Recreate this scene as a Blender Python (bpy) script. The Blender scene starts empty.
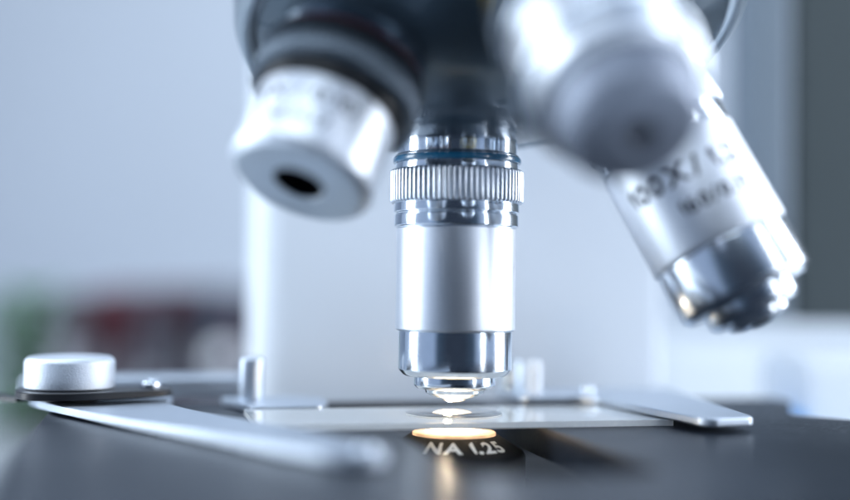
import bpy, bmesh, math, random
from mathutils import Vector, Matrix
random.seed(7)
MM = 0.001
sc = bpy.context.scene
C = sc.collection
R = math.radians

# ------------------------------------------------------------------ camera
CAM = Vector((-5.8, -224.0, 24.3))
pitch, roll = R(1.91), R(0.7)
fwd = Vector((0, math.cos(pitch), math.sin(pitch)))
up0 = Vector((0, -math.sin(pitch), math.cos(pitch)))
rt = math.cos(roll) * Vector((1, 0, 0)) + math.sin(roll) * up0
up = -math.sin(roll) * Vector((1, 0, 0)) + math.cos(roll) * up0
cd = bpy.data.cameras.new("camera")
cam = bpy.data.objects.new("camera", cd)
C.objects.link(cam)
m = Matrix((rt, up, -fwd)).transposed().to_4x4()
m.translation = CAM * MM
cam.matrix_world = m
cd.sensor_width = 36.0
cd.lens = 1200.0 / 850.0 * 36.0
cd.clip_start = 0.005
cd.clip_end = 50.0
cd.dof.use_dof = True
cd.dof.focus_distance = 0.2205
cd.dof.aperture_fstop = 3.4
cd.dof.aperture_blades = 0
sc.camera = cam

# ------------------------------------------------------------------ world: soft cool room light, dim behind the photographer
w = bpy.data.worlds.new("World")
sc.world = w
w.use_nodes = True
wn, wl = w.node_tree.nodes, w.node_tree.links
bg = wn["Background"]
tc = wn.new("ShaderNodeTexCoord")
sep = wn.new("ShaderNodeSeparateXYZ")
wl.new(tc.outputs["Generated"], sep.inputs[0])
rampy = wn.new("ShaderNodeValToRGB")
mr = wn.new("ShaderNodeMapRange")
mr.inputs[1].default_value = -1; mr.inputs[2].default_value = 1
wl.new(sep.outputs["Y"], mr.inputs[0])
wl.new(mr.outputs[0], rampy.inputs[0])
el = rampy.color_ramp.elements
el[0].position = 0.02; el[0].color = (0.04, 0.055, 0.085, 1)
el[1].position = 0.5; el[1].color = (0.43, 0.56, 0.80, 1)
e = el.new(0.09); e.color = (0.06, 0.10, 0.16, 1)
e = el.new(0.15); e.color = (0.40, 0.53, 0.77, 1)
wl.new(rampy.outputs[0], bg.inputs[0])
bg.inputs[1].default_value = 0.70

# ------------------------------------------------------------------ lamps: windows and a soft lamp of the room, plus added fill lights
def area(name, loc, target, sx, sy, watts, col):
    ld = bpy.data.lights.new(name, 'AREA')
    ld.shape = 'RECTANGLE'; ld.size = sx; ld.size_y = sy
    ld.energy = watts; ld.color = col
    o = bpy.data.objects.new(name, ld)
    C.objects.link(o)
    o.location = loc
    o.rotation_euler = (Vector(target) - Vector(loc)).to_track_quat('-Z', 'Y').to_euler()
    return o
area("window_light_left", (-0.95, 0.05, 0.15), (0, 0, 0.05), 0.30, 1.5, 15.0, (0.85, 0.93, 1.0))
area("window_light_right", (0.80, 0.14, 0.12), (0, 0, 0.05), 0.36, 1.3, 14.5, (0.88, 0.93, 1.0))
area("lamp_front_right", (0.62, -0.42, 0.15), (0, 0, 0.05), 0.09, 1.0, 2.6, (0.88, 0.93, 1.0))
area("front_fill_light", (-0.25, -0.65, 0.85), (0, 0.1, 0.0), 0.9, 0.3, 4.8, (0.82, 0.92, 1.0))  # added fill from the front to brighten the limb, not a known lamp
area("background_fill_light", (0.1, 0.55, 1.35), (0.0, 0.9, 0.0), 1.2, 0.5, 11.5, (0.82, 0.92, 1.0))  # added overhead fill to brighten the wall and background

sc.view_settings.view_transform = 'Standard'
sc.view_settings.look = 'None'
sc.view_settings.exposure = 0.15
sc.view_settings.gamma = 1.0
sc.cycles.use_denoising = True
sc.cycles.max_bounces = 10
sc.cycles.sample_clamp_indirect = 8.0

# ------------------------------------------------------------------ materials
def mat(name, col, rough=0.5, metal=0.0, noise=0.0, nscale=400.0, bump=0.0, coat=0.0, spec=0.5, stretch=(1, 1, 1), rvar=0.0, **kw):
    mt = bpy.data.materials.new(name)
    mt.use_nodes = True
    n, l = mt.node_tree.nodes, mt.node_tree.links
    b = n["Principled BSDF"]
    b.inputs["Base Color"].default_value = (*col, 1)
    b.inputs["Roughness"].default_value = rough
    b.inputs["Metallic"].default_value = metal
    b.inputs["Specular IOR Level"].default_value = spec
    b.inputs["Coat Weight"].default_value = coat
    for k, v in kw.items():
        b.inputs[k].default_value = v
    if noise or bump or rvar:
        t = n.new("ShaderNodeTexCoord"); mp = n.new("ShaderNodeMapping")
        mp.inputs["Scale"].default_value = stretch
        l.new(t.outputs["Object"], mp.inputs[0])
        nz = n.new("ShaderNodeTexNoise"); nz.inputs["Scale"].default_value = nscale; nz.inputs["Detail"].default_value = 5
        l.new(mp.outputs[0], nz.inputs[0])
        if noise:
            mx = n.new("ShaderNodeMix"); mx.data_type = 'RGBA'
            mx.inputs[6].default_value = (*[c * (1 - noise) for c in col], 1)
            mx.inputs[7].default_value = (*[min(1, c * (1 + noise)) for c in col], 1)
            l.new(nz.outputs[0], mx.inputs[0]); l.new(mx.outputs[2], b.inputs["Base Color"])
        if rvar:
            rr = n.new("ShaderNodeMapRange"); rr.inputs[3].default_value = rough - rvar; rr.inputs[4].default_value = rough + rvar
            l.new(nz.outputs[0], rr.inputs[0]); l.new(rr.outputs[0], b.inputs["Roughness"])
        if bump:
            bp = n.new("ShaderNodeBump"); bp.inputs["Strength"].default_value = bump; bp.inputs["Distance"].default_value = 0.0001
            l.new(nz.outputs[0], bp.inputs["Height"]); l.new(bp.outputs[0], b.inputs["Normal"])
    return mt
M = {}
M['chrome'] = mat("polished_chrome", (0.76, 0.82, 0.89), 0.13, 1.0, noise=0.05, nscale=500, rvar=0.045)
M['knurl'] = mat("machined_knurl", (0.68, 0.73, 0.80), 0.32, 1.0, noise=0.22, nscale=700, rvar=0.10)
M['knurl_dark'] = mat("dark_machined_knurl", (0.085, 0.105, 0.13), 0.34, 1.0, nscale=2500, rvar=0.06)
M['satin_soft'] = mat("soft_satin_aluminium", (0.70, 0.74, 0.80), 0.46, 1.0, noise=0.05, nscale=900, bump=0.08, rvar=0.05)
M['satin'] = mat("satin_aluminium", (0.78, 0.82, 0.88), 0.40, 1.0, noise=0.06, nscale=900, bump=0.22, stretch=(1, 1, 9), rvar=0.07)
M['plate'] = mat("brushed_steel_plate", (0.54, 0.60, 0.68), 0.44, 1.0, noise=0.06, nscale=1200, bump=0.08, stretch=(0.15, 1, 1), rvar=0.06)
M['chrome_soft'] = mat("fine_turned_steel", (0.74, 0.79, 0.85), 0.19, 1.0, nscale=900, rvar=0.04)
M['blue'] = mat("blue_enamel", (0.01, 0.12, 0.24), 0.25, 0.0, coat=0.5)
M['red'] = mat("red_enamel", (0.10, 0.03, 0.035), 0.3, 0.0, coat=0.4)
M['yellow'] = mat("yellow_enamel", (0.5, 0.36, 0.03), 0.3, 0.0)
M['white_ring'] = mat("white_enamel", (0.8, 0.8, 0.8), 0.3)
M['turret'] = mat("blue_grey_gloss_paint", (0.06, 0.09, 0.12), 0.30, 0.6, coat=0.3, nscale=300, rvar=0.05)
M['rim'] = mat("blue_grey_metal_rim", (0.42, 0.48, 0.53), 0.30, 0.85)
M['black'] = mat("black_anodised", (0.012, 0.013, 0.016), 0.42, 0.0, spec=0.35, noise=0.2, nscale=3000, bump=0.05)
M['cone'] = mat("black_satin_condenser", (0.007, 0.008, 0.010), 0.6, 0.0, spec=0.15, noise=0.3, nscale=2500, bump=0.12)
M['hole'] = mat("dark_lens_recess", (0.003, 0.003, 0.005), 0.6, spec=0.1)
M['engrave'] = mat("black_engraving", (0.02, 0.025, 0.04), 0.5)
M['white_ink'] = mat("white_engraving_paint", (0.82, 0.82, 0.80), 0.5)
M['arm'] = mat("pale_enamel_paint", (0.74, 0.79, 0.85), 0.42, 0.0, coat=0.15, noise=0.02, nscale=60)
def glassmat(name, col, rough=0.0, ior=1.5, trans=1.0):
    mt = bpy.data.materials.new(name); mt.use_nodes = True
    b = mt.node_tree.nodes["Principled BSDF"]
    b.inputs["Base Color"].default_value = (*col, 1); b.inputs["Roughness"].default_value = rough
    b.inputs["IOR"].default_value = ior; b.inputs["Transmission Weight"].default_value = trans
    return mt
M['glass'] = glassmat("slide_glass", (0.94, 0.98, 0.99), 0.02, 1.52, 0.58)
M['ground'] = mat("ground_glass_edge", (0.88, 0.93, 0.96), 0.35, nscale=1500, noise=0.12, bump=0.3, **{'Transmission Weight': 0.15})
M['cover'] = glassmat("cover_glass", (0.98, 0.99, 0.99), 0.0)
M['lens'] = mat("coated_front_lens", (0.95, 0.90, 0.88), 0.05, 0.85)
def specimen_mat():
    mt = bpy.data.materials.new("mounted_specimen"); mt.use_nodes = True
    n, l = mt.node_tree.nodes, mt.node_tree.links
    n.remove(n["Principled BSDF"])
    a = n.new("ShaderNodeBsdfTranslucent"); a.inputs[0].default_value = (0.95, 0.92, 0.88, 1)
    d = n.new("ShaderNodeBsdfDiffuse"); d.inputs[0].default_value = (0.8, 0.8, 0.8, 1)
    mx = n.new("ShaderNodeMixShader"); mx.inputs[0].default_value = 0.2
    l.new(a.outputs[0], mx.inputs[1]); l.new(d.outputs[0], mx.inputs[2]); l.new(mx.outputs[0], n["Material Output"].inputs[0])
    return mt
M['specimen'] = specimen_mat()
def emis(name, col, s):
    mt = bpy.data.materials.new(name); mt.use_nodes = True
    b = mt.node_tree.nodes["Principled BSDF"]
    b.inputs["Base Color"].default_value = (0.5, 0.4, 0.3, 1)
    b.inputs["Emission Color"].default_value = (*col, 1); b.inputs["Emission Strength"].default_value = s
    return mt
M['lamp'] = emis("lit_condenser_lens", (1.0, 0.76, 0.48), 30.0)
M['lamp_rim'] = emis("lit_condenser_glass_edge", (1.0, 0.60, 0.32), 1.0)
_n, _l = M['lamp_rim'].node_tree.nodes, M['lamp_rim'].node_tree.links
_t = _n.new("ShaderNodeTexCoord"); _g = _n.new("ShaderNodeTexNoise"); _g.inputs["Scale"].default_value = 260; _g.inputs["Detail"].default_value = 4
_m = _n.new("ShaderNodeMapRange"); _m.inputs[1].default_value = 0.3; _m.inputs[2].default_value = 0.7; _m.inputs[3].default_value = 0.5; _m.inputs[4].default_value = 1.2
_l.new(_t.outputs["Object"], _g.inputs[0]); _l.new(_g.outputs[0], _m.inputs[0]); _l.new(_m.outputs[0], _n["Principled BSDF"].inputs["Emission Strength"])

def stage_mat():
    mt = bpy.data.materials.new("black_stage_lacquer"); mt.use_nodes = True
    n, l = mt.node_tree.nodes, mt.node_tree.links
    b = n["Principled BSDF"]
    t = n.new("ShaderNodeTexCoord")
    # fine leathered grain
    nz = n.new("ShaderNodeTexNoise"); nz.inputs["Scale"].default_value = 2600; nz.inputs["Detail"].default_value = 3
    l.new(t.outputs["Object"], nz.inputs[0])
    bp = n.new("ShaderNodeBump"); bp.inputs["Strength"].default_value = 0.3; bp.inputs["Distance"].default_value = 0.00006
    l.new(nz.outputs[0], bp.inputs["Height"]); l.new(bp.outputs[0], b.inputs["Normal"])
    # wear and smears in the gloss
    n2 = n.new("ShaderNodeTexNoise"); n2.inputs["Scale"].default_value = 45; n2.inputs["Detail"].default_value = 6; n2.inputs["Roughness"].default_value = 0.65
    l.new(t.outputs["Object"], n2.inputs[0])
    rr = n.new("ShaderNodeMapRange"); rr.inputs[3].default_value = 0.27; rr.inputs[4].default_value = 0.46
    l.new(n2.outputs[0], rr.inputs[0]); l.new(rr.outputs[0], b.inputs["Roughness"])
    # dust and scratches, strongest towards the right hand edge of the stage
    mp = n.new("ShaderNodeMapping"); mp.inputs["Scale"].default_value = (1, 5, 1); mp.inputs["Rotation"].default_value = (0, 0, 0.5)
    l.new(t.outputs["Object"], mp.inputs[0])
    n3 = n.new("ShaderNodeTexNoise"); n3.inputs["Scale"].default_value = 650; n3.inputs["Detail"].default_value = 6; n3.inputs["Roughness"].default_value = 0.8
    l.new(mp.outputs[0], n3.inputs[0])
    cr = n.new("ShaderNodeValToRGB"); cr.color_ramp.elements[0].position = 0.54; cr.color_ramp.elements[1].position = 0.62
    l.new(n3.outputs[0], cr.inputs[0])
    sp = n.new("ShaderNodeSeparateXYZ"); l.new(t.outputs["Object"], sp.inputs[0])
    fx = n.new("ShaderNodeMapRange"); fx.inputs[1].default_value = 0.048; fx.inputs[2].default_value = 0.070; fx.inputs[3].default_value = 0.14
    l.new(sp.outputs["X"], fx.inputs[0])
    mu = n.new("ShaderNodeMath"); mu.operation = 'MULTIPLY'; l.new(cr.outputs[0], mu.inputs[0]); l.new(fx.outputs[0], mu.inputs[1])
    mx = n.new("ShaderNodeMix"); mx.data_type = 'RGBA'
    mx.inputs[6].default_value = (0.010, 0.015, 0.024, 1); mx.inputs[7].default_value = (0.30, 0.33, 0.36, 1)
    l.new(mu.outputs[0], mx.inputs[0]); l.new(mx.outputs[2], b.inputs["Base Color"])
    b.inputs["Specular IOR Level"].default_value = 0.22
    b.inputs["IOR"].default_value = 1.38
    return mt
M['stage'] = stage_mat()

# ------------------------------------------------------------------ mesh helpers (millimetres)
def finish(name, bm, material, parent=None, angle=35, bevel=None, segs=3):
    bmesh.ops.recalc_face_normals(bm, faces=bm.faces)
    for v in bm.verts: v.co *= MM
    me = bpy.data.meshes.new(name)
    bm.to_mesh(me); bm.free()
    for p in me.polygons: p.use_smooth = True
    me.set_sharp_from_angle(angle=R(angle))
    for x in (material if isinstance(material, (list, tuple)) else [material]): me.materials.append(x)
    o = bpy.data.objects.new(name, me)
    C.objects.link(o)
    if parent: o.parent = parent
    if bevel:
        md = o.modifiers.new("bevel", 'BEVEL'); md.width = bevel * MM; md.segments = segs; md.limit_method = 'ANGLE'; md.angle_limit = R(40)
        md.harden_normals = True
    return o
def lathe(bm, prof, n=128, closed=False):
    """prof: list of (r, z). r = 0 collapses to a pole."""
    rings = []
    for r, z in prof:
        if r < 1e-6: rings.append([bm.verts.new((0, 0, z))])
        else: rings.append([bm.verts.new((r * math.cos(2 * math.pi * k / n), r * math.sin(2 * math.pi * k / n), z)) for k in range(n)])
    pairs = list(zip(rings, rings[1:])) + ([(rings[-1], rings[0])] if closed else [])
    for a, b in pairs:
        for k in range(n):
            k2 = (k + 1) % n
            if len(a) == 1 and len(b) == 1: continue
            if len(a) == 1: bm.faces.new((a[0], b[k], b[k2]))
            elif len(b) == 1: bm.faces.new((a[k], a[k2], b[0]))
            else: bm.faces.new((a[k], a[k2], b[k2], b[k]))
    return bm
def rounded(prof, rad=0.25, steps=3):
    """round the corners of an open (r, z) profile"""
    out = [prof[0]]
    for i in range(1, len(prof) - 1):
        p0, p1, p2 = Vector(prof[i - 1]), Vector(prof[i]), Vector(prof[i + 1])
        a, b = p0 - p1, p2 - p1
        if a.length < 1e-6 or b.length < 1e-6: out.append(prof[i]); continue
        q = min(rad, a.length * 0.45, b.length * 0.45)
        A, B = p1 + a.normalized() * q, p1 + b.normalized() * q
        for s in range(steps + 1):
            t = s / steps
            out.append(tuple((1 - t) ** 2 * A + 2 * t * (1 - t) * p1 + t * t * B))
    out.append(prof[-1])
    return out
def box(bm, c, s, rot=0.0):
    r = bmesh.ops.create_cube(bm, size=1.0)
    mtx = Matrix.Translation(Vector(c)) @ Matrix.Rotation(rot, 4, 'Z') @ Matrix.Diagonal((*s, 1))
    bmesh.ops.transform(bm, matrix=mtx, verts=r['verts'])
    return bm
def round_poly(pts, rads, steps=8):
    out = []
    n = len(pts)
    if not isinstance(rads, (list, tuple)): rads = [rads] * n
    for i in range(n):
        p0, p1, p2 = Vector(pts[i - 1]), Vector(pts[i]), Vector(pts[(i + 1) % n])
        a, b = p0 - p1, p2 - p1
        q = min(rads[i], a.length * 0.48, b.length * 0.48)
        if q < 1e-4: out.append(tuple(p1)); continue
        A, B = p1 + a.normalized() * q, p1 + b.normalized() * q
        for s in range(steps + 1):
            t = s / steps
            out.append(tuple((1 - t) ** 2 * A + 2 * t * (1 - t) * p1 + t * t * B))
    return out
def prism(bm, pts, z0, z1):
    lo = [bm.verts.new((x, y, z0)) for x, y in pts]
    hi = [bm.verts.new((x, y, z1)) for x, y in pts]
    bm.faces.new(hi); bm.faces.new(lo[::-1])
    for i in range(len(pts)):
        j = (i + 1) % len(pts)
        bm.faces.new((lo[i], lo[j], hi[j], hi[i]))
    return bm
def empty(name, label, cat, loc=(0, 0, 0), rotz=0, group=None):
    o = bpy.data.objects.new(name, None); C.objects.link(o)
    o.location = Vector(loc) * MM; o.rotation_euler = (0, 0, rotz)
    o.empty_display_size = 0.01
    o['label'] = label; o['category'] = cat
    if group: o['group'] = group
    return o
def tag(o, label, cat, group=None):
    o['label'] = label; o['category'] = cat
    if group: o['group'] = group
    return o
def text_mesh(body, size, bold=0.0):
    """lettering laid out character by character, centred; the figure 1 is drawn with a flag"""
    bm = bmesh.new(); x = 0.0
    for ch in body:
        if ch == ' ': x += 0.26 * size; continue
        n0 = len(bm.verts)
        if ch == '1':
            k, t = size, 0.026 * size + bold * 0.4
            pts = [(0.19 * k - t, 0), (0.19 * k + t, 0), (0.19 * k + t, 0.72 * k + bold), (0.19 * k - t * 0.6, 0.72 * k + bold), (0.02 * k, 0.61 * k), (0.02 * k, 0.53 * k), (0.19 * k - t, 0.615 * k)]
            bm.faces.new([bm.verts.new((a, b, 0)) for a, b in pts])
        else:
            cu = bpy.data.curves.new("lettering", 'FONT')
            cu.body = ch; cu.size = size; cu.offset = bold; cu.resolution_u = 4
            o = bpy.data.objects.new("lettering", cu); C.objects.link(o)
            bpy.context.view_layer.update()
            me = bpy.data.meshes.new_from_object(o.evaluated_get(bpy.context.evaluated_depsgraph_get()))
            bm.from_mesh(me)
            C.objects.unlink(o); bpy.data.objects.remove(o); bpy.data.curves.remove(cu); bpy.data.meshes.remove(me)
        bm.verts.ensure_lookup_table()
        new = bm.verts[n0:]
        lo, hi = min(v.co.x for v in new), max(v.co.x for v in new)
        for v in new: v.co.x += x - lo
        x += hi - lo + 0.10 * size
    for v in bm.verts: v.co.x -= x / 2; v.co.y -= 0.35 * size
    bmesh.ops.triangulate(bm, faces=bm.faces)
    for _ in range(2):
        es = [e for e in bm.edges if e.calc_length() > size * 0.12]
        if es: bmesh.ops.subdivide_edges(bm, edges=es, cuts=1)
        bmesh.ops.triangulate(bm, faces=bm.faces)
    return bm

YAW = R(13)
# ================================================================== SETTING
def struct(o): o['kind'] = 'structure'; return o
bm = bmesh.new(); box(bm, (0, 620, -131), (3600, 1900, 30))
bench = finish('lab_bench', bm, mat("white_bench_laminate", (0.70, 0.74, 0.78), 0.35, noise=0.03, nscale=20), bevel=3)
tag(bench, 'white laminate lab bench under the microscope, out of focus', 'bench')
bm = bmesh.new(); box(bm, (0, 1620, 500), (5200, 60, 2600))
wall = struct(finish('wall', bm, mat("pale_blue_wall_paint", (0.56, 0.60, 0.66), 0.7, noise=0.05, nscale=3)))

# ================================================================== MICROSCOPE (one thing, its parts and sub-parts)
scope = empty('microscope', 'silver and dark grey compound microscope with four objectives over its black stage', 'microscope')

def part_empty(name, parent, label=None):
    o = bpy.data.objects.new(name, None); C.objects.link(o); o.parent = parent; o.empty_display_size = 0.01
    if label: o['label'] = label
    return o

# ---- nosepiece geometry
P = Vector((0, 0, 120.0))
AL, TH = R(22.0), R(14.8)
def axis_dir(phi, al=AL, th=TH):
    A = Vector((0, -math.sin(al), -math.cos(al))); B = Vector((0, math.cos(al), -math.sin(al))); X = Vector((1, 0, 0))
    d = math.cos(al) * A + math.sin(al) * (math.cos(phi) * B + math.sin(phi) * X)
    return Matrix.Rotation(th, 3, 'Z') @ d
A_dir = Matrix.Rotation(TH, 3, 'Z') @ Vector((0, -math.sin(AL), -math.cos(AL)))
def orient(o, d, origin=P, spin=0.0):
    q = Vector((0, 0, -1)).rotation_difference(d)
    o.rotation_mode = 'QUATERNION'
    o.rotation_quaternion = q @ Matrix.Rotation(spin, 3, 'Z').to_quaternion()
    o.location = origin * MM

nose = part_empty('nosepiece', scope, 'dark glossy revolving nosepiece')
orient(nose, A_dir)
RS = 68.8
beta = R(35.2)
prof = [(0, -RS)]
for i in range(1, 25):
    a = R(35.5) * i / 24
    prof.append((RS * math.sin(a), -RS * math.cos(a)))
prof += [(RS * math.sin(R(35.8)), -RS * math.cos(R(35.8)) + 1.2)]
bm = lathe(bmesh.new(), prof, 160)
finish('turret_dome', bm, M['turret'], nose, 30)
# outer grip ring
r0, z0 = RS * math.sin(R(35.8)), -RS * math.cos(R(35.8))
prof = rounded([(r0 - 0.3, z0 + 2.5), (r0 - 0.2, z0 - 0.4), (r0 + 2.4, z0 - 0.9), (r0 + 3.4, z0 + 2.2), (r0 + 3.6, z0 + 15), (r0 + 3.0, z0 + 17), (20, z0 + 19)], 1.0, 4)
bm = lathe(bmesh.new(), prof, 160)
finish('grip_ring', bm, M['rim'], nose, 40)
bm = lathe(bmesh.new(), [(33, z0 + 19.5), (34, z0 + 30), (30, z0 + 34), (0, z0 + 34)], 96)
finish('turret_bearing', bm, M['arm'], nose, 40)

# ---- objectives.  L = distance from P along the objective's axis; local z = -L
def knurl(bm, r, L0, L1, teeth=74, depth=0.5, per=10):
    n = teeth * per
    def ring(z, k):
        vs = []
        for i in range(n):
            t = (i % per) / per
            ribs = math.sqrt(max(0.0, 1 - (2 * abs(t - 0.5)) ** 2.2))
            rr = r - depth + depth * ribs * k
            if k == 0: rr = r - depth * 0.9
            a = 2 * math.pi * i / n
            vs.append(bm.verts.new((rr * math.cos(a), rr * math.sin(a), z)))
        return vs
    zs = [(-L0, 0.0), (-L0 - 0.12, 0.55), (-L0 - 0.45, 1.0), (-L1 + 0.45, 1.0), (-L1 + 0.12, 0.55), (-L1, 0.0)]
    rs = [ring(z, k) for z, k in zs]
    for a, b in zip(rs, rs[1:]):
        for i in range(n):
            j = (i + 1) % n
            bm.faces.new((a[i], a[j], b[j], b[i]))
    bm.faces.new(rs[0]); bm.faces.new(rs[-1][::-1])
    return bm
def wrap_text(body, size, rad, L, ang, parent, name='engraving', bold=0.0, material=None, spin=0):
    """lettering wrapped on a cylinder about local z; reads with its top towards the nosepiece"""
    bm = text_mesh(body, size, bold=bold)
    for v in bm.verts:
        x, y = v.co.x, v.co.y
        a = ang + x / rad
        v.co = Vector((rad * math.cos(a), rad * math.sin(a), -L + y))
    return finish(name, bm, material or M['engrave'], parent)
def rings(obj, name, prof, material, n=128, rad=0.2, ang=30):
    """prof in (r, L)"""
    p = rounded([(r, -L) for r, L in prof], rad, 3) if rad else [(r, -L) for r, L in prof]
    return finish(name, lathe(bmesh.new(), p, n), material, obj, ang)
Z0 = 120.0

# centre objective (in use), heights above the stage turned into L
ob = part_empty('objective', scope, 'sharp vertical objective with blue ring over the slide')
orient(ob, Vector((0, 0, -1)))
H = lambda z: Z0 - z
rings(ob, 'collar', [(9, H(56)), (11.25, H(54)), (11.3, H(49.4)), (11.75, H(49.2)), (11.8, H(48.95))], M['chrome'], rad=0.15)
rings(ob, 'colour_ring', [(11.0, H(49.0)), (11.9, H(48.95)), (12.02, H(48.4)), (11.9, H(47.85)), (11.0, H(47.8))], M['blue'], rad=0.2)
rings(ob, 'collar_band', [(11.3, H(47.9)), (11.55, H(47.8)), (11.6, H(46.3)), (11.2, H(46.1))], M['chrome'], rad=0.15)
finish('knurled_ring', knurl(bmesh.new(), 12.55, H(46.6), H(40.4)), M['knurl'], ob, 50)
rings(ob, 'step_ring', [(11.0, H(40.6)), (11.75, H(40.5)), (11.8, H(38.75)), (11.45, H(38.55)), (11.4, H(38.35)), (11.65, H(38.2)), (11.65, H(36.15)), (11.2, H(35.9)), (11.0, H(35.8))], M['chrome'], rad=0.12)
rings(ob, 'barrel', [(10.6, H(35.9)), (11.1, H(35.75)), (11.12, H(17.1)), (10.9, H(16.85)), (10.2, H(16.8))], M['satin'], rad=0.25)
rings(ob, 'front_sleeve', [(10.2, H(17.0)), (10.6, H(16.8)), (10.62, H(9.7)), (9.75, H(8.75)), (9.3, H(8.5)), (7.0, H(8.45))], M['chrome'], rad=0.15)
rings(ob, 'lens_mount', [(7.0, H(8.8)), (7.6, H(8.4)), (7.62, H(6.75)), (6.95, H(6.15)), (5.6, H(6.05)), (5.5, H(5.8)), (5.35, H(5.3)), (4.2, H(4.65)), (3.2, H(4.35)), (2.2, H(4.25))], M['chrome'], rad=0.12)
prof = [(0, -H(5.4)), (2.3, -H(5.4)), (2.35, -H(4.35))] + [(2.3 * math.cos(R(t)), -H(4.3) - 0.75 * math.sin(R(t))) for t in range(10, 90, 10)] + [(0, -H(4.3) - 0.75)]
finish('front_lens', lathe(bmesh.new(), prof, 64), M['lens'], ob, 40)

# left objective (low power, points towards the camera and left)
ob = part_empty('objective', scope, 'short wide blurred objective on the left with dark front opening')
orient(ob, axis_dir(R(-90)), P - axis_dir(R(-90)) * 10.2)
rings(ob, 'collar', [(10, 74), (11.8, 75), (11.9, 78.8), (12.0, 79.4)], M['chrome'])
rings(ob, 'colour_ring', [(11, 79.3), (12.2, 79.5), (12.3, 80.4), (11.2, 80.6)], M['red'])
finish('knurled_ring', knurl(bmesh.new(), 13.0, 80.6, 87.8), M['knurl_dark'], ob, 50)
rings(ob, 'step_ring', [(11, 87.6), (11.6, 87.8), (11.6, 89.6), (10.6, 89.9)], M['black'])
rings(ob, 'barrel', [(10.4, 89.7), (10.9, 90.0), (10.9, 101.6), (10.4, 102.2), (9.9, 102.6)], M['satin_soft'], rad=0.3)
rings(ob, 'front_cap', [(9.9, 102.4), (9.6, 102.8), (4.4, 102.95), (3.9, 102.9), (3.85, 102.5)], mat("grey_satin_cap", (0.60, 0.66, 0.72), 0.42, 0.6), rad=0.15)
finish('front_lens', lathe(bmesh.new(), [(3.86, -102.6), (3.7, -99.5), (2.4, -98.6), (0, -98.8)], 48), M['hole'], ob, 40)
ANG_L = R(-100)
wrap_text("4X / 0.10", 4.0, 10.93, 93.6, ANG_L, ob, bold=0.08)
wrap_text("160/0.17", 3.0, 10.93, 98.0, ANG_L, ob, bold=0.05)
ob.scale = (1.06, 1.06, 1)

# right objective (high power)
ob = part_empty('objective', scope, 'blurred objective on the right tilted outwards with engraved numbers')
orient(ob, axis_dir(R(84)), P - axis_dir(R(84)) * 9.6)
rings(ob, 'collar', [(10, 74), (11.8, 75), (11.8, 79.4)], M['chrome_soft'])
rings(ob, 'colour_ring', [(11, 79.3), (12.1, 79.5), (12.1, 80.8), (11.2, 81.0)], M['white_ring'])
finish('knurled_ring', knurl(bmesh.new(), 11.7, 81.2, 87.6), M['knurl'], ob, 50)
rings(ob, 'step_ring', [(10.8, 87.4), (11.1, 87.6), (11.1, 91.3), (10.8, 91.5)], M['chrome_soft'])
rings(ob, 'barrel', [(10.7, 91.3), (11.15, 91.6), (11.15, 109.9), (10.8, 110.3), (10, 110.4)], M['satin_soft'], rad=0.3)
rings(ob, 'front_sleeve', [(10, 110.2), (10.75, 110.45), (10.75, 118.7), (9.6, 119.9), (7.2, 120.0)], M['chrome_soft'], rad=0.2)
rings(ob, 'lens_mount', [(7.3, 119.6), (7.5, 120.1), (7.4, 121.9), (6.6, 122.8), (5.0, 122.9), (4.8, 123.8), (3.0, 124.4), (2.0, 124.4)], M['chrome_soft'], rad=0.15)
finish('front_lens', lathe(bmesh.new(), [(2.2, -124.0), (1.4, -124.7), (0, -124.9)], 48), M['hole'], ob, 40)
ANG_R = R(-96)
wrap_text("100X/ 1.25", 4.6, 11.19, 97.8, ANG_R, ob, bold=0.16)
wrap_text("160/0.17", 3.3, 11.19, 103.4, ANG_R + 0.18, ob, bold=0.12)
ob.scale = (1.09, 1.09, 1)

# front objective (nearest the camera)
ob = part_empty('objective', scope, 'very blurred objective nearest the camera with grey rounded front')
orient(ob, axis_dir(R(175)), P - axis_dir(R(175)) * 7.5)
rings(ob, 'collar', [(10, 74), (11.8, 75), (11.8, 79.4)], M['chrome'])
rings(ob, 'colour_ring', [(11, 79.3), (12.1, 79.5), (12.1, 80.8), (11.2, 81.0)], M['yellow'])
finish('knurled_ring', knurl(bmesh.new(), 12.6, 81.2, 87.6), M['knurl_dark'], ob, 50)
rings(ob, 'barrel', [(10.7, 87.4), (11.15, 87.7), (11.15, 104.5), (10.6, 105.0), (9.5, 105.1)], M['satin'], rad=0.3)
rings(ob, 'front_sleeve', [(9.0, 104.9), (9.4, 105.2), (9.2, 109.8), (7.8, 111.9), (2.3, 112.6), (1.9, 112.3)], mat("grey_satin_sleeve", (0.24, 0.27, 0.33), 0.55, 0.8), rad=0.4)
finish('front_lens', lathe(bmesh.new(), [(2.0, -112.0), (1.2, -112.2), (0, -112.3)], 48), M['hole'], ob, 40)
rings(ob, 'step_ring', [(11.0, 88.4), (11.6, 88.5), (11.9, 88.9), (11.6, 89.3), (11.0, 89.4)], M['chrome'], rad=0.3)  # chrome ring added on this objective to catch point highlights
rings(ob, 'glint_ring_mid', [(11.0, 98.4), (12.0, 98.5), (12.3, 98.9), (12.3, 99.6), (12.0, 100.0), (11.0, 100.1)], M['chrome'], rad=0.35)  # added polished ring, shaped to give blurred glints at the edge
rings(ob, 'glint_ring_tip', [(9.5, 103.6), (11.3, 103.7), (11.7, 104.1), (11.3, 104.6), (9.5, 104.7)], M['chrome'], rad=0.4)  # second added ring for glints near the front end
wrap_text("10X / 0.25", 3.6, 11.19, 93.4, R(-95), ob)
ob.scale = (1.06, 1.06, 1)

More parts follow.
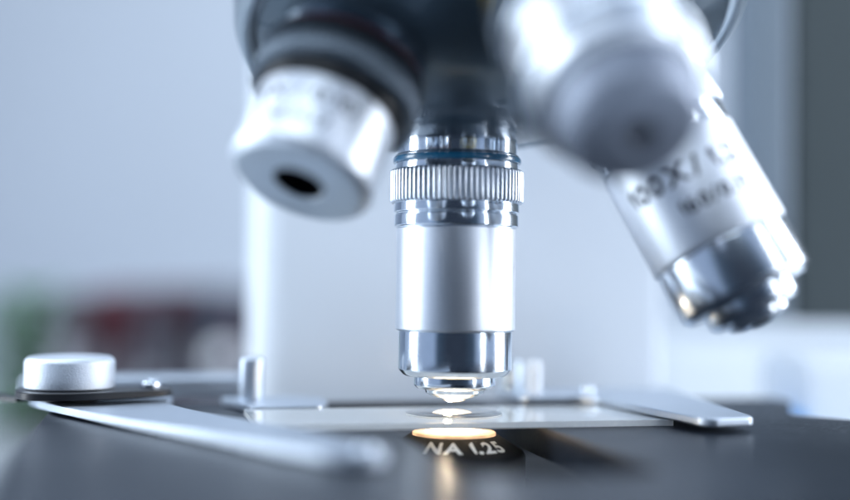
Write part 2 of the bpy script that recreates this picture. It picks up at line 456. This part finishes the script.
# ---- stage frame (stage coordinates are turned by 13 degrees)
stage = part_empty('stage', scope, 'black lacquered stage with a long slot')
stage.rotation_euler = (0, 0, YAW)
outline = round_poly([(-74, -100), (118, -100), (118, -58), (79.5, -8.5), (71, 4.5), (87, 31), (88, 40.5), (-74, 40.5)], [8, 8, 8, 6, 4, 4, 3, 5])
slot = round_poly([(-14.5, -66), (12.5, -66), (14.5, 37.5), (-24, 37.5), (-24, 20), (-14.5, 12)], [8, 4, 5, 5, 4, 4])
def plate_with_hole(outer, inner, z0, z1):
    bm = bmesh.new()
    def loop(pts, z):
        vs = [bm.verts.new((x, y, z)) for x, y in pts]
        return vs, [bm.edges.new((vs[i], vs[(i + 1) % len(vs)])) for i in range(len(vs))]
    ot, oe = loop(outer, z1); it, ie = loop(inner, z1)
    f = bmesh.ops.triangle_fill(bm, use_beauty=True, use_dissolve=False, edges=oe + ie)['geom']
    faces = [g for g in f if isinstance(g, bmesh.types.BMFace)]
    ob_, _ = loop(outer, z0); ib, _ = loop(inner, z0)
    mp = {a: b for a, b in zip(ot + it, ob_ + ib)}
    for fc in faces: bm.faces.new([mp[v] for v in fc.verts][::-1])
    for top, bot in ((ot, ob_), (it, ib)):
        for i in range(len(top)):
            j = (i + 1) % len(top)
            bm.faces.new((top[i], top[j], bot[j], bot[i]))
    return bm
finish('stage_plate', plate_with_hole(outline, slot, -5.5, 0), M['stage'], stage, 30, bevel=0.45)
bm = bmesh.new(); box(bm, (5, 74, -22), (118, 64, 26))
finish('stage_bracket', bm, M['black'], stage, bevel=1.5)
bm = bmesh.new(); box(bm, (0, -20, -12), (80, 100, 2))
finish('under_plate', plate_with_hole(round_poly([(-45, -75), (45, -75), (45, 38), (-45, 40)], 4), [(15.5 * math.cos(R(a)), 15.5 * math.sin(R(a))) for a in range(0, 360, 6)], -13, -11.5), M['black'], stage)
bm.free()

# ---- condenser
cond = part_empty('condenser', scope, 'black condenser cone with glowing lens seen through the stage slot')
finish('condenser_cone', lathe(bmesh.new(), rounded([(7.8, -2.4), (8.1, -2.3), (12.9, -5.35), (13.3, -6.0), (13.3, -16), (16, -16.5), (16, -26), (0, -26)], 0.25)), M['cone'], cond, 30)
finish('condenser_lens', lathe(bmesh.new(), [(0, -1.68), (3.6, -1.70), (5.4, -1.74)], 96), M['lamp'], cond, 60)
finish('lens_rim', lathe(bmesh.new(), [(5.4, -1.745), (7.2, -1.79), (7.6, -1.85), (7.75, -1.95), (7.75, -2.5)], 96), M['lamp_rim'], cond, 60)
def cone_text(body, size, ang, rmid, bold):
    bm = text_mesh(body, size, bold=bold)
    sl = Vector((12.9 - 8.1, -5.35 + 2.3)).normalized()   # outward, down the slope
    for v in bm.verts:
        x, y = v.co.x, v.co.y
        r = rmid - y * sl.x
        a = ang + x / rmid
        z = -2.3 + (r - 8.1) * (sl.y / sl.x) + 0.05
        v.co = Vector((r * math.cos(a), r * math.sin(a), z))
    return finish('lettering', bm, M['white_ink'], cond)
cone_text("NA 1.25", 4.15, R(-90 + 13), 10.4, 0.15)

# ---- slide holder on the stage
hold = part_empty('slide_holder', stage.parent, 'steel slide holder with curved lever, pegs and round knob')
hold.rotation_euler = (0, 0, YAW)
lever = [(-79, 36), (-76.5, 28), (-72, 17), (-64, 1), (-56, -13.5), (-47.6, -27), (-39.5, -42), (-32, -54), (-28, -57.5), (-23.2, -55.5), (-23, -49.5), (-26.5, -39), (-30.5, -27.5), (-35, -19), (-41, -8), (-48, 7), (-52.5, 21), (-50, 33), (-62, 42), (-78, 42)]
finish('lever_arm', prism(bmesh.new(), round_poly(lever, [3, 2, 4, 6, 6, 6, 6, 4, 3, 3, 4, 6, 6, 6, 6, 6, 5, 4, 4, 4], 5), 0.5, 2.0), M['plate'], hold, 40, bevel=0.15)
bm = lathe(bmesh.new(), rounded([(0, 0), (1.6, 0), (1.6, 0.5), (1.1, 1.0), (0, 1.15)], 0.3), 48)
for v in bm.verts: v.co += Vector((-26.2, -53.0, 1.95))
finish('lever_glint_bead', bm, M['chrome'], hold)  # chrome bead added to give the bright glint at the lever tip
# springy tail of the lever past the left edge of the stage
bm = bmesh.new(); tail = [(-79, 31, 1.9), (-83, 36, 1.7), (-87, 41, 1.9), (-91, 46, 2.5), (-96, 52, 3.8), (-102, 60, 5.6)]
prev = None
for i, (x, y, z) in enumerate(tail):
    q = [bm.verts.new((x + dx, y + dy, z + dz)) for dx, dy, dz in ((-1.6, -1.2, -0.4), (1.6, 1.2, -0.4), (1.6, 1.2, 0.4), (-1.6, -1.2, 0.4))]
    if prev:
        for k in range(4): bm.faces.new((prev[k], prev[(k + 1) % 4], q[(k + 1) % 4], q[k]))
    else: bm.faces.new(q[::-1])
    prev = q
bm.faces.new(prev)
finish('lever_tail', bm, M['black'], hold, 60)
pv = round_poly([(-80.5, 23), (-77.5, 15), (-66, 15), (-51.5, 22.8), (-50.5, 26.8), (-54, 32), (-72, 35), (-79.5, 31)], [3, 4, 5, 3, 2, 3, 4, 3])
finish('pivot_plate', prism(bmesh.new(), pv, 2.95, 4.35), M['black'], hold, 40, bevel=0.25)
def turned(name, prof, u, v, material, n=96, rad=0.3):
    bm = lathe(bmesh.new(), rounded(prof, rad, 4), n)
    for q in bm.verts: q.co += Vector((u, v, 0))
    return finish(name, bm, material, hold)
turned('pivot_post', [(0, 2.0), (5.2, 2.0), (5.2, 2.85), (0, 2.85)], -70.3, 26.5, M['black'])
knob_m = mat("sparkly_cast_aluminium", (0.70, 0.75, 0.82), 0.50, 1.0, noise=0.14, nscale=4200, bump=0.9, rvar=0.08)
turned('knob', [(0, 4.37), (8.2, 4.37), (8.55, 4.65), (8.55, 9.8), (7.9, 10.6), (5.4, 10.7), (5.2, 10.5), (0, 10.5)], -70.4, 26.5, knob_m, 128, 0.5)
turned('screw', [(0, 4.3), (2.0, 4.3), (2.0, 5.3), (1.3, 6.1), (0, 6.2)], -55.0, 27.1, M['chrome'], 48)
# left rear plate with peg
lp = round_poly([(-41, 36), (-36.2, 15.9), (-22.5, 15.9), (-20, 24), (-20, 33), (-26, 38)], [1.5, 1, 1, 2, 3, 2])
finish('rear_plate', prism(bmesh.new(), lp, 0.15, 1.6), M['plate'], hold, 40, bevel=0.3)
def peg(x, y, r, h, material, z=1.6):
    bm = lathe(bmesh.new(), rounded([(0, z), (r, z), (r, z + h - 0.5), (r - 0.4, z + h), (0, z + h)], 0.25), 48)
    for v in bm.verts: v.co += Vector((x, y, 0))
    return finish('peg', bm, material, hold)
peg(-35.0, 29.6, 2.5, 8.6, M['plate'])
peg(23.5, 24.0, 1.5, 8.2, M['arm'])
peg(22.0, 36.0, 2.4, 7.6, M['rim'])
# right rear plate running into the long finger
rp = round_poly([(19.5, 20), (19.0, 38), (60, 38), (56, 18), (49.3, -20.5), (47.8, -24.5), (39.6, -25.8), (37.9, -24), (34.6, 16.5), (31, 19.5)], [2, 2, 3, 8, 1.2, 1.5, 1.5, 1.2, 2, 3])
finish('holder_finger', prism(bmesh.new(), rp, 1.25, 2.75), M['plate'], hold, 40, bevel=0.35)
bm = bmesh.new(); box(bm, (-57, 56, 2.4), (50, 12, 4.6))
finish('carriage_bar', bm, M['plate'], hold, bevel=0.6)
bm = lathe(bmesh.new(), rounded([(0, 2.7), (1.3, 2.7), (1.3, 3.9), (0, 4.3)], 0.3), 32)
for v in bm.verts: v.co += Vector((36.5, 27, 0))
finish('screw', bm, M['chrome'], hold)

# ---- limb of the microscope behind the stage, head bridge and foot
limb = part_empty('limb', scope, 'broad pale enamelled limb rising behind the stage')
limb.rotation_euler = (0, 0, R(5))
lo = round_poly([(-44.5, 92), (66, 92), (66, 175), (-44.5, 175)], [13, 2, 18, 18], 12)
finish('column', prism(bmesh.new(), lo, -92, 160), M['arm'], limb, 25)
bm = bmesh.new(); box(bm, (0, 65, 165), (74, 190, 34))
finish('bridge', bm, M['arm'], limb, bevel=9, segs=6)
bm = bmesh.new(); box(bm, (0, 40, -104), (150, 230, 23))
finish('foot', bm, M['arm'], limb, bevel=6, segs=5)

# ================================================================== SPECIMEN SLIDE
sl = empty('specimen_slide', 'clear glass slide with a cover slip lying across the black stage', 'glass slide', (0, 0, 0), YAW)
slp = round_poly([(-37.6, -12.4), (38.4, -12.4), (38.4, 15.4), (-37.6, 15.4)], 0.5, 3)
gp = finish('glass_plate', prism(bmesh.new(), slp, 0.06, 1.15), [M['glass'], M['ground']], sl, 40)
for p_ in gp.data.polygons:
    if abs(p_.normal.z) < 0.5: p_.material_index = 1
bm = lathe(bmesh.new(), [(0, 1.17), (9.0, 1.17), (9.05, 1.2), (9.05, 1.31), (9.0, 1.34), (0, 1.34)], 96)
for v in bm.verts: v.co += Vector((0.5, 2.2, 0))
cs = finish('cover_slip', bm, [M['cover'], M['ground']], sl, 40)
for p_ in cs.data.polygons:
    if abs(p_.normal.z) < 0.3: p_.material_index = 1
bm = bmesh.new()
rngs = []
for rr, zz in ((1.0, 1.345), (0.85, 1.62), (0.5, 1.85), (0.0, 1.95)):
    if rr == 0: rngs.append([bm.verts.new((0, 2.0, zz))]); continue
    rngs.append([bm.verts.new((3.3 * rr * (1 + 0.16 * math.sin(3 * a + 1) + 0.1 * math.sin(5 * a)) * math.cos(a), 2.0 + 2.8 * rr * (1 + 0.16 * math.sin(3 * a + 1)) * math.sin(a), zz)) for a in [2 * math.pi * k / 40 for k in range(40)]])
for a, b in zip(rngs, rngs[1:]):
    for k in range(40):
        if len(b) == 1: bm.faces.new((a[k], a[(k + 1) % 40], b[0]))
        else: bm.faces.new((a[k], a[(k + 1) % 40], b[(k + 1) % 40], b[k]))
finish('specimen_drop', bm, M['specimen'], sl, 60)

# added point light standing in for scattered condenser beam, for the stage's warm streak
pl_ = bpy.data.lights.new("specimen_standin_light", 'POINT')
pl_.energy = 0.012; pl_.shadow_soft_size = 0.0007; pl_.color = (1.0, 0.80, 0.56)
po = bpy.data.objects.new("specimen_standin_light", pl_); C.objects.link(po)
po.location = Vector((-1.2, 0.8, 2.25)) * MM

# ================================================================== BACKGROUND (far out of focus)
def px(x, y, D):
    """a point of the room at distance D (mm) in front of the camera, for laying out the far bench"""
    return Vector((-5.8 + (x - 425) / 1200 * D, D - 224, 24.3 - (y - 290) / 1200 * D))
BT = -116.0      # bench top
# monitor on the right
mon = empty('monitor', 'dark computer monitor with a pale frame at the right edge, out of focus', 'monitor', (0, 0, 0))
D = 370
a, b = px(736, 0, D), px(787, 318, D)
bm = bmesh.new(); box(bm, ((b.x + 330) / 2, b.y, (b.z + 210) / 2), (330 - b.x, 16, 210 - b.z))
finish('screen', bm, mat("dark_grey_screen", (0.05, 0.065, 0.07), 0.45), mon, bevel=2)
bm = bmesh.new(); box(bm, ((a.x + b.x) / 2 - 0.5, a.y + 1, (b.z + 210) / 2 + 2), (b.x - a.x - 1, 22, 210 - b.z + 4))
finish('frame', bm, mat("grey_blue_plastic_frame", (0.17, 0.21, 0.25), 0.5), mon, bevel=3)
bm = bmesh.new(); box(bm, (230, b.y + 20, (BT + 120) / 2), (46, 14, 120 - BT)); 
finish('stand', bm, M['black'], mon, bevel=3)
bm = bmesh.new(); box(bm, (230, b.y + 20, BT + 5), (180, 130, 10))
finish('stand_foot', bm, M['black'], mon, bevel=3)
# white polystyrene box
a, b = px(648, 332, 720), px(1000, 332, 720)
bm = bmesh.new(); box(bm, ((a.x + b.x) / 2, a.y + 90, (a.z + BT) / 2), (b.x - a.x, 180, a.z - BT))
tag(finish('white_box', bm, mat("white_foam", (0.50, 0.54, 0.58), 0.8, noise=0.03, nscale=200), bevel=6), 'large white foam box under the monitor at the right', 'box')
# small pale tub, its blue strip a painted colour fringe, close behind the stage
tb = empty('plastic_tub', 'pale plastic tub with a painted blue light fringe behind the right end of the stage', 'tub')
a, b = px(799, 352, 330), px(900, 352, 330)
bm = bmesh.new(); box(bm, ((a.x + b.x) / 2, a.y + 20, (a.z + BT) / 2), (b.x - a.x, 40, a.z - BT))
finish('body', bm, mat("pale_translucent_plastic", (0.80, 0.85, 0.90), 0.4), tb, bevel=4)
bm = bmesh.new(); box(bm, (a.x - 2.4, a.y + 4, (a.z + BT) / 2 - 7), (4.6, 24, a.z - BT - 16))
finish('fringe_strip', bm, mat("blue_fringe_paint", (0.02, 0.25, 0.62), 0.4), tb, bevel=1)  # blue fringe of blurred light, put into the strip's colour
# dark folders and books on the left
cols = [(0.05, 0.05, 0.06), (0.10, 0.024, 0.034), (0.11, 0.026, 0.038), (0.03, 0.035, 0.05), (0.09, 0.025, 0.04), (0.05, 0.045, 0.06), (0.035, 0.045, 0.07), (0.06, 0.03, 0.045), (0.04, 0.05, 0.065)]
labs = ['black folder at the left end of the blurred row behind the knob', 'dark red folder second from the left in the blurred row', 'widest dark red folder in the blurred row behind the knob', 'charcoal folder right of the widest red one', 'maroon folder in the middle of the blurred row', 'brownish black folder right of the maroon one', 'navy folder in the blurred row at left', 'plum folder near the limb in the blurred row', 'slate blue folder next to the pale limb']
edges = [52, 80, 104, 140, 158, 182, 204, 222, 242, 268]
tops = [300, 296, 292, 300, 290, 298, 294, 300, 296]
for i in range(9):
    Dd = 640 + 14 * (i % 3)
    a, b = px(edges[i], tops[i], Dd), px(edges[i + 1] - 1, tops[i], Dd)
    f = empty('folder', labs[i], 'folder', (0, 0, 0), 0, 'dark folders standing behind the microscope')
    mm_ = mat("folder_board", cols[i], 0.6, noise=0.15, nscale=60)
    w_ = b.x - a.x
    bm = bmesh.new(); box(bm, ((a.x + b.x) / 2, a.y + 105, (a.z + BT) / 2), (w_, 200, a.z - BT - 0.2))
    finish('cover', bm, mm_, f, bevel=1.2)
    bm = bmesh.new(); box(bm, ((a.x + b.x) / 2, a.y + 4.2, a.z - 38 - 5 * (i % 4)), (w_ * 0.6, 1.2, 26))
    finish('spine_label', bm, mat("folder_label", (0.30, 0.30, 0.33), 0.6), f)
# added jar; its white ball stands in for a blurred glint beside the limb
a = px(222, 350, 600)
jar = empty('lidded_jar', 'small dark added jar with a white knob standing in for a glint in front of the folders beside the limb', 'jar')
bm = lathe(bmesh.new(), rounded([(0, BT), (17, BT), (18, BT + 4), (18, a.z - 22), (14, a.z - 14), (0, a.z - 12)], 3), 48)
for v in bm.verts: v.co += Vector((a.x, a.y, 0))
finish('body', bm, mat("dull_dark_steel", (0.07, 0.07, 0.09), 0.45, 0.0), jar)
bm = bmesh.new(); bmesh.ops.create_uvsphere(bm, u_segments=32, v_segments=16, radius=6.5)
for v in bm.verts: v.co += Vector((a.x, a.y, a.z - 4))
finish('glint_knob', bm, mat("glint_white", (0.60, 0.61, 0.63), 0.3), jar)
# green plant
pl = empty('potted_plant', 'small green potted plant at the left edge, out of focus', 'plant')
a = px(34, 330, 680)
bm = lathe(bmesh.new(), rounded([(0, BT), (24, BT), (32, BT + 55), (34, BT + 60), (30, BT + 60), (0, BT + 54)], 2), 48)
for v in bm.verts: v.co += Vector((a.x, a.y, 0))
finish('pot', bm, mat("grey_pot", (0.3, 0.32, 0.34), 0.6), pl)
bm = bmesh.new()
for i in range(420):
    th = random.uniform(0, 2 * math.pi); rr = random.uniform(0, 26) ; zz = random.uniform(BT + 55, 20)
    c = Vector((a.x + rr * math.cos(th), a.y + rr * math.sin(th), zz))
    d = Vector((math.cos(th), math.sin(th), random.uniform(-0.2, 1.0))).normalized(); s = d.cross(Vector((0, 0, 1))).normalized()
    L = random.uniform(10, 18); W = random.uniform(3, 5.5)
    q = [bm.verts.new(c), bm.verts.new(c + d * L * 0.5 + s * W), bm.verts.new(c + d * L - Vector((0, 0, 2))), bm.verts.new(c + d * L * 0.5 - s * W)]
    bm.faces.new(q)
finish('leaves', bm, mat("leaf_green", (0.045, 0.19, 0.04), 0.5, noise=0.4, nscale=30), pl)
bm = bmesh.new()
for i in range(9):
    th = i * 0.7; e_ = Vector((a.x + 20 * math.cos(th), a.y + 20 * math.sin(th), 6))
    s_ = Vector((a.x + 3 * math.cos(th), a.y + 3 * math.sin(th), BT + 50))
    r1 = bmesh.ops.create_cone(bm, segments=8, radius1=1.6, radius2=0.7, depth=(e_ - s_).length, cap_ends=True)
    q = Vector((0, 0, 1)).rotation_difference((e_ - s_).normalized()).to_matrix().to_4x4()
    bmesh.ops.transform(bm, matrix=Matrix.Translation((e_ + s_) / 2) @ q, verts=r1['verts'])
finish('stems', bm, mat("stem_green", (0.05, 0.10, 0.03), 0.6), pl)
